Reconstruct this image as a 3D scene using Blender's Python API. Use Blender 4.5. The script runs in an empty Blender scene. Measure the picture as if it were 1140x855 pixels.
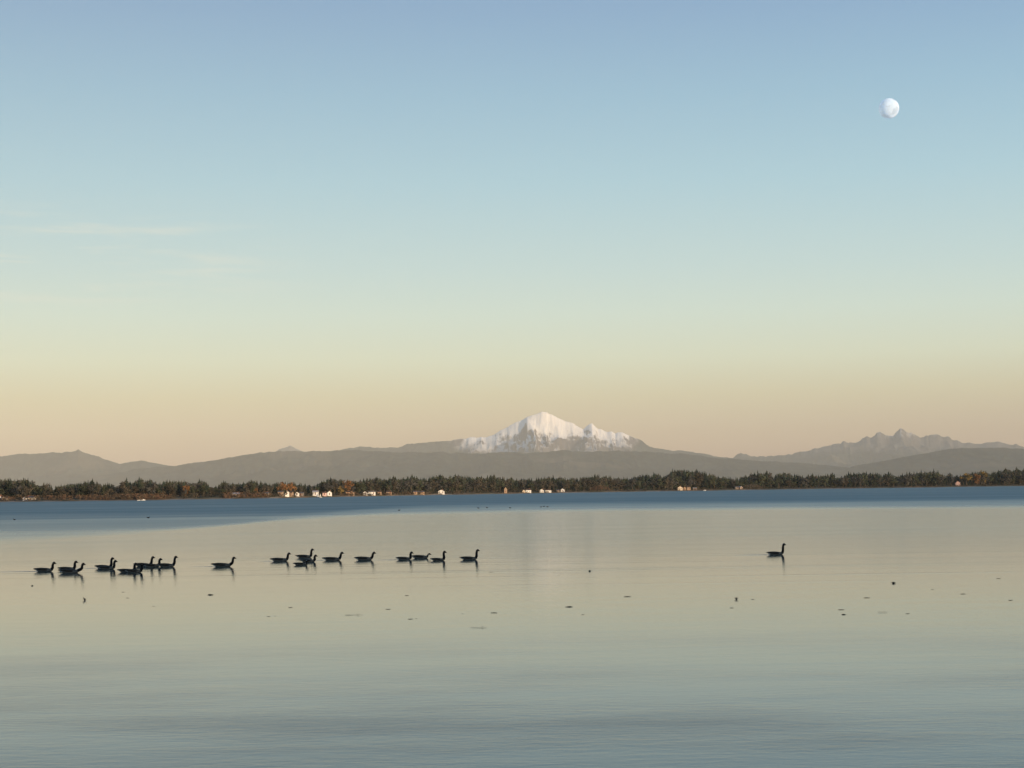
import bpy, math, random
import numpy as np
from mathutils import Vector, Matrix

S = bpy.context.scene
COL = S.collection
R = math.radians
random.seed(7)
rng = np.random.default_rng(11)

# ------------------------------------------------------------------ camera
F = 1781.0                       # focal length in photo pixels (1140 wide)
CAM_Z = 3.4
PITCH = math.atan((547.2 - 427.5) / F)
ROLL = R(0.80)
fwd = Vector((0, math.cos(PITCH), math.sin(PITCH)))
up0 = Vector((0, -math.sin(PITCH), math.cos(PITCH)))
xax = Vector((1, 0, 0))
right = xax * math.cos(ROLL) - up0 * math.sin(ROLL)
up = xax * math.sin(ROLL) + up0 * math.cos(ROLL)
cd = bpy.data.cameras.new('camera')
cam = bpy.data.objects.new('camera', cd)
COL.objects.link(cam)
m = Matrix.Identity(4)
for i, a in enumerate((right, up, -fwd)):
    m[0][i], m[1][i], m[2][i] = a.x, a.y, a.z
m.translation = Vector((0, 0, CAM_Z))
cam.matrix_world = m
cd.sensor_width = 36.0
cd.lens = 36.0 * F / 1140.0
cd.clip_start = 0.5
cd.clip_end = 300000.0
S.camera = cam

# ------------------------------------------------------------------ render + light
S.render.engine = 'CYCLES'
S.cycles.use_denoising = True
S.cycles.max_bounces = 8
S.cycles.volume_bounces = 0
S.cycles.sample_clamp_indirect = 4.0
S.view_settings.view_transform = 'Standard'
S.view_settings.look = 'None'
S.view_settings.exposure = 0.0
S.view_settings.gamma = 1.0
S.view_settings.use_curve_mapping = False

SUN_EL, SUN_AZ = R(4.3), R(137.0)      # azimuth clockwise from the view direction (+Y)
sun_dir = Vector((math.sin(SUN_AZ) * math.cos(SUN_EL), math.cos(SUN_AZ) * math.cos(SUN_EL), math.sin(SUN_EL)))
ld = bpy.data.lights.new('sun', 'SUN')
ld.energy = 5.0
ld.angle = R(0.5)
ld.color = (1.0, 0.74, 0.47)
sun = bpy.data.objects.new('sun', ld)
COL.objects.link(sun)
sun.rotation_euler = sun_dir.to_track_quat('Z', 'Y').to_euler()
sun.location = (400, -400, 60)


def srgb(r, g, b):
    f = lambda c: (c / 255) / 12.92 if c / 255 <= 0.04045 else ((c / 255 + 0.055) / 1.055) ** 2.4
    return (f(r), f(g), f(b), 1.0)


# node helper -------------------------------------------------------
class NT:
    def __init__(self, tree):
        self.t = tree
        tree.nodes.clear()

    def n(self, kind, **kw):
        nd = self.t.nodes.new('ShaderNode' + kind)
        for k, v in kw.items():
            setattr(nd, k, v)
        return nd

    def put(self, sock, v):
        if v is None:
            return
        if hasattr(v, 'links') or isinstance(v, bpy.types.NodeSocket):
            self.t.links.new(v, sock)
        else:
            sock.default_value = v

    def math(self, op, a, b=None, c=None, clamp=False):
        nd = self.n('Math', operation=op, use_clamp=clamp)
        for i, v in enumerate((a, b, c)):
            self.put(nd.inputs[i], v)
        return nd.outputs[0]

    def maprange(self, v, a, b, c=0.0, d=1.0, smooth=True):
        nd = self.n('MapRange', interpolation_type='SMOOTHSTEP' if smooth else 'LINEAR')
        nd.clamp = True
        for i, x in enumerate((v, a, b, c, d)):
            self.put(nd.inputs[i], x)
        return nd.outputs[0]

    def mix(self, f, a, b, blend='MIX'):
        nd = self.n('Mix', data_type='RGBA', blend_type=blend)
        self.put(nd.inputs[0], f)
        self.put(nd.inputs[6], a)
        self.put(nd.inputs[7], b)
        return nd.outputs[2]

    def noise(self, vec, scale, detail=3.0, rough=0.55):
        nd = self.n('TexNoise')
        self.put(nd.inputs['Vector'], vec)
        nd.inputs['Scale'].default_value = scale
        nd.inputs['Detail'].default_value = detail
        nd.inputs['Roughness'].default_value = rough
        return nd.outputs['Fac']

    def mapping(self, vec, scale=(1, 1, 1), loc=(0, 0, 0), rot=(0, 0, 0)):
        nd = self.n('Mapping')
        self.put(nd.inputs['Vector'], vec)
        nd.inputs['Scale'].default_value = scale
        nd.inputs['Location'].default_value = loc
        nd.inputs['Rotation'].default_value = rot
        return nd.outputs[0]

    def ramp(self, fac, stops):
        nd = self.n('ValToRGB')
        cr = nd.color_ramp
        cr.elements[0].position, cr.elements[0].color = stops[0]
        cr.elements[1].position, cr.elements[1].color = stops[-1]
        for p, c in stops[1:-1]:
            e = cr.elements.new(p)
            e.color = c
        self.put(nd.inputs[0], fac)
        return nd.outputs[0]


# ------------------------------------------------------------------ sky
W = bpy.data.worlds.new('World')
S.world = W
W.use_nodes = True
w = NT(W.node_tree)
tc = w.n('TexCoord').outputs['Generated']
sep = w.n('SeparateXYZ')
w.put(sep.inputs[0], tc)
dx, dy, dz = sep.outputs
SKY = [  # elevation (degrees), colour of the clear evening air there
    (0.0, srgb(184, 150, 128)), (1.2, srgb(190, 158, 133)), (2.15, srgb(196, 172, 142)), (3.4, srgb(205, 197, 165)),
    (4.7, srgb(210, 217, 195)), (6.3, srgb(201, 219, 210)), (7.9, srgb(187, 212, 214)), (11.0, srgb(163, 200, 215)),
    (14.1, srgb(143, 183, 208)), (17.1, srgb(126, 163, 199)), (26.0, srgb(106, 150, 194)), (50.0, srgb(82, 126, 176)), (90.0, srgb(60, 96, 148))]
el = w.math('ARCSINE', dz)
eln = w.math('MULTIPLY', el, 180 / math.pi / 90.0)
elp = w.math('POWER', w.math('MAXIMUM', eln, 0.0), 0.5)
skycol = w.ramp(elp, [(math.sqrt(e / 90.0), c) for e, c in SKY])
# thin high cirrus low in the left of the view
az = w.math('ARCTAN2', dx, dy)
comb = w.n('CombineXYZ')
w.put(comb.inputs[0], w.math('MULTIPLY', az, 9.0))
w.put(comb.inputs[1], w.math('MULTIPLY', el, 95.0))
st = w.noise(comb.outputs[0], 1.0, 4.0, 0.6)
st = w.maprange(st, 0.45, 0.72)
mk = w.math('MULTIPLY', w.maprange(az, R(-6), R(-15)), w.math('MULTIPLY', w.maprange(el, R(6.2), R(7.8)), w.maprange(el, R(10.6), R(8.6))))
cir = w.math('MULTIPLY', w.math('MULTIPLY', st, mk), 0.75)
skycol = w.mix(cir, skycol, srgb(226, 224, 212))
# below the horizon: the dim land and sea under the sky
skycol = w.mix(w.maprange(el, R(-0.4), R(-4.0)), skycol, srgb(92, 92, 92))
# the air is a little brighter to the left, deeper to the right
lr = w.maprange(az, R(-25), R(25), 0.86, 1.04, smooth=False)
vm = w.n('VectorMath', operation='SCALE')
w.put(vm.inputs[0], skycol)
w.put(vm.inputs['Scale'], lr)
bg = w.n('Background')
w.put(bg.inputs[0], vm.outputs[0])
bg.inputs[1].default_value = 0.93
nis = w.n('TexSky', sky_type='NISHITA')
nis.sun_disc = False
nis.sun_elevation = SUN_EL
nis.sun_rotation = SUN_AZ
nis.altitude = 0
bg2 = w.n('Background')
w.put(bg2.inputs[0], nis.outputs[0])
bg2.inputs[1].default_value = 0.05
add = w.n('AddShader')
w.put(add.inputs[0], bg.outputs[0])
w.put(add.inputs[1], bg2.outputs[0])
out = w.n('OutputWorld')
w.put(out.inputs[0], add.outputs[0])


# ------------------------------------------------------------------ helpers
def ray(px, py):
    """Direction (tx, tz) per metre of depth (world Y) of a photo pixel."""
    d = right * ((px - 570.0) / F) + up * ((427.5 - py) / F) + fwd
    return d.x / d.y, d.z / d.y


def on_water(px, py):
    tx, tz = ray(px, py)
    Y = -CAM_Z / tz
    return Vector((tx * Y, Y, 0.0))


def at(px, py, Y):
    tx, tz = ray(px, py)
    return Vector((tx * Y, Y, CAM_Z + tz * Y))


def horizon(px):
    return 547.2 + (570 - px) * math.tan(ROLL)


def tag(o, label=None, cat=None, group=None, kind=None):
    for k, v in (('label', label), ('category', cat), ('group', group), ('kind', kind)):
        if v:
            o[k] = v
    return o


def mesh(name, verts, faces, mats, idx=None, smooth=False):
    me = bpy.data.meshes.new(name)
    me.from_pydata([tuple(v) for v in verts], [], [tuple(f) for f in faces])
    for mm in mats:
        me.materials.append(mm)
    if idx is not None:
        me.polygons.foreach_set('material_index', np.asarray(idx, dtype=np.int32))
    if smooth:
        me.polygons.foreach_set('use_smooth', np.ones(len(me.polygons), dtype=bool))
    me.update()
    return me


def link(name, me, parent=None, loc=(0, 0, 0)):
    o = bpy.data.objects.new(name, me)
    COL.objects.link(o)
    o.location = loc
    if parent:
        o.parent = parent
    return o


def empty(name, loc, rz=0.0):
    o = bpy.data.objects.new(name, None)
    COL.objects.link(o)
    o.location = loc
    o.rotation_euler.z = rz
    o.empty_display_size = 0.3
    return o


def copy_tree(root):
    c = root.copy()
    COL.objects.link(c)
    for ch in root.children:
        k = ch.copy()
        COL.objects.link(k)
        k.parent = c
        for g in ch.children:
            q = g.copy()
            COL.objects.link(q)
            q.parent = k
    return c


def vnoise(x, y, seed=0):
    """2-D value noise, numpy arrays in, 0..1 out."""
    xi, yi = np.floor(x).astype(np.int64), np.floor(y).astype(np.int64)
    xf, yf = x - xi, y - yi
    u, v = xf * xf * xf * (xf * (xf * 6 - 15) + 10), yf * yf * yf * (yf * (yf * 6 - 15) + 10)

    def h(a, b):
        n = (a * 374761393 + b * 668265263 + seed * 974634731) & 0xFFFFFFFF
        n = ((n ^ (n >> 13)) * 1274126177) & 0xFFFFFFFF
        return ((n ^ (n >> 16)) & 0xFFFF) / 65535.0
    a, b, c, d = h(xi, yi), h(xi + 1, yi), h(xi, yi + 1), h(xi + 1, yi + 1)
    return (a * (1 - u) + b * u) * (1 - v) + (c * (1 - u) + d * u) * v


def fbm(x, y, o=5, seed=0, ridged=False, gain=0.5):
    s, a, t = 0, 1.0, 0
    for i in range(o):
        n = vnoise(x * 2 ** i + 13.7 * i, y * 2 ** i - 7.1 * i, seed + i)
        if ridged:
            n = 1 - np.abs(2 * n - 1)
        s = s + a * n
        t += a
        a *= gain
    return s / t


def simple_mat(name, col, rough=0.9, var=0.25, scale=6.0, obj_var=0.0, spec=0.2, sub=None):
    mt = bpy.data.materials.new(name)
    mt.use_nodes = True
    t = NT(mt.node_tree)
    p = t.n('BsdfPrincipled')
    tcn = t.n('TexCoord').outputs['Object']
    nz = t.noise(tcn, scale, 4.0)
    f = t.maprange(nz, 0.3, 0.7, 1 - var, 1 + var, smooth=False)
    if obj_var:
        oi = t.n('ObjectInfo').outputs['Random']
        f = t.math('MULTIPLY', f, t.maprange(oi, 0, 1, 1 - obj_var, 1 + obj_var, smooth=False))
    vmn = t.n('VectorMath', operation='SCALE')
    vmn.inputs[0].default_value = col[:3]
    t.put(vmn.inputs['Scale'], f)
    c = vmn.outputs[0]
    if sub is not None:
        c = t.mix(t.maprange(t.noise(tcn, scale * 0.35, 2.0), 0.4, 0.62), c, (*sub[:3], 1))
    t.put(p.inputs['Base Color'], c)
    p.inputs['Roughness'].default_value = rough
    p.inputs['Specular IOR Level'].default_value = spec
    o = t.n('OutputMaterial')
    t.put(o.inputs[0], p.outputs[0])
    return mt


# ------------------------------------------------------------------ water
def water_material():
    mt = bpy.data.materials.new('water')
    mt.use_nodes = True
    t = NT(mt.node_tree)
    pos = t.n('NewGeometry').outputs['Position']
    sp = t.n('SeparateXYZ')
    t.put(sp.inputs[0], pos)
    X, Y = sp.outputs[0], sp.outputs[1]
    # edge of the wind ruffled water, distance from the beach as a function of X
    warp = t.math('MULTIPLY', t.math('SUBTRACT', t.noise(t.mapping(pos, (0.05, 0.012, 1)), 1.0, 5.0, 0.65), 0.5), 26.0)
    Xw = t.math('ADD', X, t.math('MULTIPLY', warp, 0.5))
    fc = t.n('FloatCurve')
    cv = fc.mapping.curves[0]
    pts = [(-400, 150), (-60, 114), (-43, 118), (-38, 127), (-34, 158), (-30, 205), (-22, 244), (0, 264), (20, 257), (42, 249), (74, 226), (120, 210), (400, 200)]
    nx = lambda v: 0.5 + 0.5 * math.copysign(abs(v / 400.0) ** 0.5, v)
    cv.points[0].location = (0, pts[0][1] / 300)
    cv.points[1].location = (1, pts[-1][1] / 300)
    for a, b in pts[1:-1]:
        cv.points.new(nx(a), b / 300)
    for q in cv.points:
        q.handle_type = 'VECTOR'
    fc.mapping.update()
    sg = t.math('SIGN', Xw)
    xn = t.math('MULTIPLY_ADD', t.math('MULTIPLY', sg, t.math('SQRT', t.math('DIVIDE', t.math('ABSOLUTE', Xw), 400.0))), 0.5, 0.5, clamp=True)
    t.put(fc.inputs['Value'], xn)
    edge = t.math('MULTIPLY', fc.outputs[0], 300.0)
    dist = t.math('ADD', t.math('SUBTRACT', Y, edge), warp)
    streak = t.noise(t.mapping(pos, (0.006, 0.035, 1)), 1.0, 3.0, 0.55)
    far = t.math('MULTIPLY', t.maprange(dist, -14.0, 62.0, 0.0, 0.40), 1.0)
    far = t.math('ADD', far, t.maprange(dist, 40.0, 260.0, 0.0, 0.50))
    far = t.math('MULTIPLY', far, t.maprange(streak, 0.25, 0.6, 0.72, 1.05))
    # cat's paws close to the beach
    pat = t.noise(t.mapping(pos, (0.085, 0.24, 1), rot=(0, 0, R(-9))), 1.0, 5.0, 0.6)
    nearw = t.math('MULTIPLY', t.maprange(Y, 46.0, 19.0), t.maprange(pat, 0.30, 0.72))
    # slight breath on the slick
    mid = t.math('MULTIPLY', t.maprange(t.noise(t.mapping(pos, (0.02, 0.11, 1)), 1.0, 3.0, 0.5), 0.42, 0.7), 0.3)
    rough = t.math('ADD', t.math('MULTIPLY', far, 0.40), t.maprange(Y, 40.0, 120.0, 0.05, 0.13))
    rough = t.math('ADD', rough, t.math('MULTIPLY', nearw, 0.17))
    rough = t.math('ADD', rough, t.math('MULTIPLY', mid, 0.05))
    p = t.n('BsdfPrincipled')
    # deeper water is bluer offshore; the tint also stands in for reflected blue sky
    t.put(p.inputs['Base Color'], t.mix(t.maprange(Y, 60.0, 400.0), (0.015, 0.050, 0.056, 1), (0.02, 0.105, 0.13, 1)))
    p.inputs['IOR'].default_value = 1.333
    t.put(p.inputs['Roughness'], rough)
    # ripples: long crested, mostly across the view
    b1 = t.noise(t.mapping(pos, (2.2, 5.0, 1), rot=(0, 0, R(12))), 1.0, 4.0, 0.6)
    b2 = t.noise(t.mapping(pos, (0.10, 0.42, 1), rot=(0, 0, R(-5))), 1.0, 2.0, 0.5)
    b3 = t.noise(t.mapping(pos, (0.02, 0.9, 1), rot=(0, 0, R(1.5))), 1.0, 3.0, 0.5)
    amp = t.math('ADD', 0.35, t.math('ADD', t.math('MULTIPLY', nearw, 1.1), t.math('MULTIPLY', far, 1.5)))
    h = t.math('ADD', t.math('MULTIPLY', t.math('MULTIPLY', b1, amp), 0.007), t.math('MULTIPLY', b2, 0.007))
    h = t.math('ADD', h, t.math('MULTIPLY', t.maprange(b3, 0.5, 0.8), t.maprange(Y, 45.0, 75.0, 0.0006, 0.007)))
    bp = t.n('Bump')
    bp.inputs['Strength'].default_value = 1.0
    bp.inputs['Distance'].default_value = 1.0
    t.put(bp.inputs['Height'], h)
    t.put(p.inputs['Normal'], bp.outputs[0])
    o = t.n('OutputMaterial')
    t.put(o.inputs[0], p.outputs[0])
    return mt


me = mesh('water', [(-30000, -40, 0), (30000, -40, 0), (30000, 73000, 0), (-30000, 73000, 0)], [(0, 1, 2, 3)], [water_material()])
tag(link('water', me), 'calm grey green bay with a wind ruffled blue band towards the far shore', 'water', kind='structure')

# ------------------------------------------------------------------ far shore
SH_X = [-600, 0, 150, 300, 440, 570, 720, 860, 1140, 1700]
SH_D = [1600, 1500, 1450, 1540, 2000, 2480, 2850, 3050, 3200, 3300]


def shore(px):
    return float(np.interp(px, SH_X, SH_D))


def land_z(d):
    """Height of the shore land d metres inland."""
    return float(np.interp(d, [-30, 0, 4, 14, 40, 120, 8000, 80000], [-1.2, -0.1, 0.5, 1.5, 2.6, 4.0, 12.0, 18.0]))


pxs = list(np.arange(-100, 1241, 20))
offs = [-1400, -30, 0, 4, 14, 40, 120, 600, 3000, 8000, 20000, 68500]
V, Fc = [], []
for j, of in enumerate(offs):
    for i, px in enumerate(pxs):
        tx, _ = ray(px, horizon(px))
        D = shore(px) + of
        z = land_z(of) if of > -100 else -1.3
        if 0 <= of < 200:
            z += 0.5 * math.sin(px * 0.13 + of) * (of > 3)
        V.append((tx * D, D, z))
n = len(pxs)
for j in range(len(offs) - 1):
    for i in range(n - 1):
        Fc.append((j * n + i, j * n + i + 1, (j + 1) * n + i + 1, (j + 1) * n + i))
M_land = simple_mat('shore_land', (0.15, 0.105, 0.06), 1.0, 0.4, 0.05, sub=(0.09, 0.085, 0.045))
tag(link('ground', mesh('ground', V, Fc, [M_land])), 'low brown land along the far shore of the bay', 'ground', kind='structure')

# pale shingle beach along the far waterline
V, Fc = [], []
bx = list(np.arange(-20, 1161, 4))
for i, px in enumerate(bx):
    tx, _ = ray(px, horizon(px))
    wd = 5.5 + 4.5 * math.sin(px * 0.05) * math.sin(px * 0.021 + 1)
    for of, z in ((-2.5, 0.05), (wd * 0.5, 0.55), (wd, 0.9)):
        D = shore(px) + of
        V.append((tx * D, D, z if of < 0 else land_z(of) + 0.06))
for i in range(len(bx) - 1):
    for k in range(2):
        Fc.append((i * 3 + k, (i + 1) * 3 + k, (i + 1) * 3 + k + 1, i * 3 + k + 1))
M_beach = simple_mat('shingle', (0.27, 0.235, 0.19), 1.0, 0.35, 0.08)
tag(link('beach', mesh('beach', V, Fc, [M_beach])), 'thin pale shingle beach along the far waterline', 'beach', kind='structure')

# the near beach the picture is taken from and an unseen high bank added behind it to keep the low sun off the near water
gx, gy = np.linspace(-160, 460, 125), np.linspace(-150, 15, 56)
GX, GY = np.meshgrid(gx, gy)
GZ = np.interp(GY, [-150, -95, -62, -44, -30, 0, 12.5, 15], [14, 17, 18, 14.5, 3.2, 1.75, -0.05, -0.4])
GZ = GZ + np.where(GY < -34, (fbm(GX / 18, GY / 18, 4, 3) - 0.5) * 5, (fbm(GX / 3, GY / 3, 3, 5) - 0.5) * 0.12)
nx_, ny_ = len(gx), len(gy)
V = np.stack([GX.ravel(), GY.ravel(), GZ.ravel()], 1)
Fc = [(j * nx_ + i, j * nx_ + i + 1, (j + 1) * nx_ + i + 1, (j + 1) * nx_ + i) for j in range(ny_ - 1) for i in range(nx_ - 1)]
M_bank = simple_mat('bank_soil', (0.13, 0.11, 0.07), 1.0, 0.35, 0.4, sub=(0.06, 0.075, 0.03))
tag(link('terrain', mesh('terrain', V, Fc, [M_bank], smooth=True)), 'beach and unseen high grassy bank added behind the camera for shade', 'terrain', kind='structure')


# ------------------------------------------------------------------ hills and mountains
def mountain_material(name, rock, forest, snow_z=None, snow_soft=500, tree_z=1200, snow_x=False):
    mt = bpy.data.materials.new(name)
    mt.use_nodes = True
    t = NT(mt.node_tree)
    g = t.n('NewGeometry')
    pos, nrm = g.outputs['Position'], g.outputs['Normal']
    sp = t.n('SeparateXYZ')
    t.put(sp.inputs[0], pos)
    sn = t.n('SeparateXYZ')
    t.put(sn.inputs[0], nrm)
    n1 = t.noise(pos, 1 / 900.0, 5.0, 0.6)
    n2 = t.noise(pos, 1 / 260.0, 6.0, 0.68)
    zz = t.math('ADD', sp.outputs[2], t.math('MULTIPLY', t.math('SUBTRACT', n1, 0.5), 900.0))
    if snow_x:      # the old volcano alone carries the snow down low, its side ridges do not
        zz = t.math('ADD', zz, t.math('ADD', t.maprange(sp.outputs[0], -3000.0, -1300.0, -1000.0, 0.0), t.maprange(sp.outputs[0], 4200.0, 5200.0, 0.0, -1000.0)))
    rockc = t.mix(t.maprange(n2, 0.3, 0.7), (*[c * 0.7 for c in rock], 1), (*[c * 1.25 for c in rock], 1))
    forc = t.mix(t.maprange(n2, 0.35, 0.65), (*[c * 0.5 for c in forest], 1), (*[c * 1.6 for c in forest], 1))
    n4 = t.noise(pos, 1 / 2600.0, 4.0, 0.6)      # logged clearings and autumn slopes
    forc = t.mix(t.maprange(n4, 0.52, 0.66, 0.0, 0.75), forc, (0.115, 0.095, 0.062, 1))
    c = t.mix(t.maprange(zz, tree_z - 150, tree_z + 250), forc, rockc)
    if snow_z is not None:
        s = t.maprange(zz, snow_z - snow_soft, snow_z + snow_soft)
        n3 = t.noise(t.mapping(pos, (1 / 620.0, 1 / 900.0, 1 / 1300.0), rot=(0, R(28), 0)), 1.0, 6.0, 0.62)
        hi = t.maprange(sp.outputs[2], 1750.0, 2700.0, -0.085, 0.32)  # more bare rock lower down, partly painted in for shade on the slopes
        ea = t.maprange(sp.outputs[0], 700.0, 2600.0, 0.0, -0.06)
        q = t.math('ADD', sn.outputs[2], t.math('MULTIPLY', t.math('SUBTRACT', n3, 0.5), 1.35))
        q = t.math('ADD', q, t.math('ADD', hi, ea))
        steep = t.maprange(q, 0.60, 0.80)
        s = t.math('MULTIPLY', s, steep)
        c = t.mix(s, c, (0.92, 0.89, 0.83, 1))
    p = t.n('BsdfDiffuse')
    t.put(p.inputs[0], c)
    o = t.n('OutputMaterial')
    t.put(o.inputs[0], p.outputs[0])
    return mt


def massif(name, profile, D, front, back, mat, label, du=1.0, nv=60, spur=0.35, lam=1500.0, seed=0, jag=0.0, power=1.15, kind='structure'):
    prof = np.array([ray(a, b) for a, b in profile])
    t0, t1 = prof[0, 0], prof[-1, 0]
    nu = int((t1 - t0) * F / du) + 1
    tx = np.linspace(t0, t1, nu)
    H = np.interp(tx, prof[:, 0], prof[:, 1]) * D + CAM_Z
    if jag:
        H = H + (fbm(tx * D / 300.0, tx * 0 + seed, 5, seed, gain=0.62) - 0.5) * jag * np.clip(H / 1000, 0.3, 2)
    H = np.maximum(H, 5)
    sm = [H]
    for sg in (10, 28, 60):
        k = np.exp(-0.5 * (np.arange(-3 * sg, 3 * sg + 1) / sg) ** 2)
        k /= k.sum()
        sm.append(np.convolve(np.pad(H, 3 * sg, mode='edge'), k, mode='valid'))
    sm = np.array(sm)
    ts = np.concatenate([-(np.linspace(1, 0, nv) ** 1.35), np.linspace(0, 1, nv // 3)[1:]])
    V = []
    for t in ts:
        a = abs(t)
        Y = D + t * (front if t < 0 else back)
        X = tx * Y
        q = min(a * 6.0, 3.0)
        i0 = min(int(q), 2)
        Hs = sm[i0] * (1 - (q - i0)) + sm[i0 + 1] * (q - i0)
        Hs = np.minimum(Hs, H + 4000 * a)
        h = Hs * max(0.0, (1 - a)) ** power
        g = min(1.0, a * 7.0)
        rd = fbm(X / lam + 0.35 * fbm(X / lam / 1.7, X * 0 + Y / lam / 3, 3, seed + 9), X * 0 + Y / (lam * 1.9), 6, seed, True, 0.52)
        h = h * (1 - spur * g * (1 - rd) * 1.6) 
        if a >= 0.999:
            h = h * 0 - 3
        V.append(np.stack([X, X * 0 + Y, h], 1))
    V = np.concatenate(V)
    nr = len(ts)
    # end columns taper down into the plain through the profile itself
    jj, ii = np.meshgrid(np.arange(nr - 1), np.arange(nu - 1), indexing='ij')
    a = (jj * nu + ii).ravel()
    Fc = np.stack([a, a + 1, a + nu + 1, a + nu], 1)
    o = link(name, mesh(name, V, Fc.tolist(), [mat], smooth=True))
    tag(o, label, 'mountain' if 'mountain' in name else 'hills', kind=kind)
    return o


BASE = 551
FOREST = (0.028, 0.036, 0.026)
M_hill = mountain_material('forested_hill', (0.12, 0.11, 0.10), FOREST, tree_z=2500)
M_baker = mountain_material('snow_mountain', (0.125, 0.11, 0.105), FOREST, 1600, 520, 1300, True)
M_alp = mountain_material('rock_mountain', (0.13, 0.12, 0.11), FOREST, 2250, 450, 1350)

massif('mountain', [(250, BASE), (330, 513), (380, 501), (401, 496.7), (418.6, 498.4), (443, 498), (453.7, 494.2), (485, 492), (503, 491), (512.6, 488.6), (524, 487.5), (538, 487), (550.5, 484), (559, 478.5),
                    (564, 476), (569.5, 472.8), (576, 469.5), (584, 466), (592, 462.8), (599, 460), (603, 458.6), (608.4, 459.2), (613, 461.5), (618, 464), (624, 467), (630.5, 469.5), (637, 470.2), (643, 473.7), (649.5, 477.6),
                    (653, 474.5), (656, 472.4), (659, 472.1), (662, 475), (666, 477.2), (669, 477), (672.6, 479), (676, 480.5), (681, 480), (685, 482.2), (688, 480.6), (691.6, 481), (698, 483.4), (702, 484.6), (706, 487), (710, 488), (715, 490.8),
                    (723, 497), (740, 500.5), (759, 501.8), (780, 504.6), (803, 509), (850, 514), (900, 522), (980, BASE)],
       60000, 9500, 7000, M_baker, 'snow capped volcano catching the last warm light above the far shore', du=0.55, nv=130, spur=0.42, lam=1900, seed=4, jag=50, power=1.25)
massif('mountain', [(770, BASE), (800, 520), (824, 504.2), (833, 506.5), (842, 508), (863, 507.4), (880, 506.3), (898, 502), (919, 497), (930, 494.5), (940, 492.3), (950.5, 493.3), (960, 489), (968, 486.3), (975, 482.5), (980, 480.4), (985.6, 484), (991, 484.5), (996, 483), (1000, 479.5), (1003, 478),
                    (1009, 480.5), (1017, 483), (1024, 487.4), (1033, 485), (1042, 482.8), (1052, 486.3), (1062, 490), (1073, 493.3), (1091, 494.4), (1102, 493), (1112, 491.6), (1126, 495), (1140, 496.5), (1200, 505), (1280, 520), (1340, BASE)],
       64000, 9000, 7000, M_alp, 'jagged bare twin peaked range on the right fading into haze', du=0.8, nv=90, spur=0.40, lam=1700, seed=21, jag=110, power=1.2)
massif('hills', [(-160, BASE), (-80, 520), (-30, 510), (0, 507.6), (21, 506), (35, 505.3), (52.6, 504.6), (70, 503.5), (84, 502.8), (87, 500.8), (91, 503), (105, 507.4), (123, 513.3), (133, 516.5), (147, 513.3), (158, 512.6), (175, 515.8), (190, 518), (230, 524), (300, BASE)],
       52000, 8000, 6000, M_hill, 'pale hazy hill with a knob on top at the left edge', nv=60, seed=31, jag=60, spur=0.45, lam=2200)
massif('hills', [(255, BASE), (285, 520), (310, 501), (318, 498.5), (323, 496.4), (328, 499), (340, 504), (365, 520), (400, BASE)],
       68000, 3500, 3000, M_alp, 'small faint snowy tip behind the long forested ridge', nv=50, seed=37, jag=60)
massif('hills', [(20, BASE), (70, 537), (105, 531), (133, 525.6), (158, 521), (190, 519), (218, 515), (246, 511), (274, 506), (291, 503), (305, 502.5), (326, 502), (345, 502.3), (365, 502), (386, 501), (400, 501), (440, 503.5), (500, 504), (525, 505), (545, 504), (570, 503), (590, 504), (608, 503), (626, 501.5), (650, 502.5),
                 (680, 502), (720, 503), (760, 505), (800, 510), (850, 513.5), (900, 516), (950, 521), (1000, 527), (1100, BASE)],
       46000, 9000, 6000, M_hill, 'long dark forested ridge below the snow capped volcano', nv=80, seed=41, jag=75, spur=0.5, lam=2400)
massif('hills', [(880, BASE), (950, 519), (985.6, 513), (1021, 506.3), (1049, 501.4), (1073, 498.8), (1105, 498), (1140, 499.5), (1200, 503), (1260, 515), (1340, BASE)],
       44000, 8000, 6000, M_hill, 'dark forested shoulder at the right edge below the jagged range', nv=70, seed=51, jag=60, spur=0.5, lam=2200)

# ------------------------------------------------------------------ haze
HZ = 1.2e-5
mt = bpy.data.materials.new('haze')
mt.use_nodes = True
t = NT(mt.node_tree)
pv = t.n('VolumePrincipled')
pv.inputs['Color'].default_value = (0.93, 0.955, 0.90, 1)
pv.inputs['Density'].default_value = HZ
pv.inputs['Anisotropy'].default_value = -0.25
o = t.n('OutputMaterial')
t.put(o.inputs['Volume'], pv.outputs[0])
x0, x1, y0, y1, z0, z1 = -31000, 31000, -3000, 76000, -5, 3150
V = [(x, y, z) for z in (z0, z1) for y in (y0, y1) for x in (x0, x1)]
Fc = [(0, 2, 3, 1), (4, 5, 7, 6), (0, 1, 5, 4), (2, 6, 7, 3), (0, 4, 6, 2), (1, 3, 7, 5)]
tag(link('haze', mesh('haze', V, Fc, [mt])), 'thin evening haze over the bay and the hills', 'haze', kind='stuff')


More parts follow.
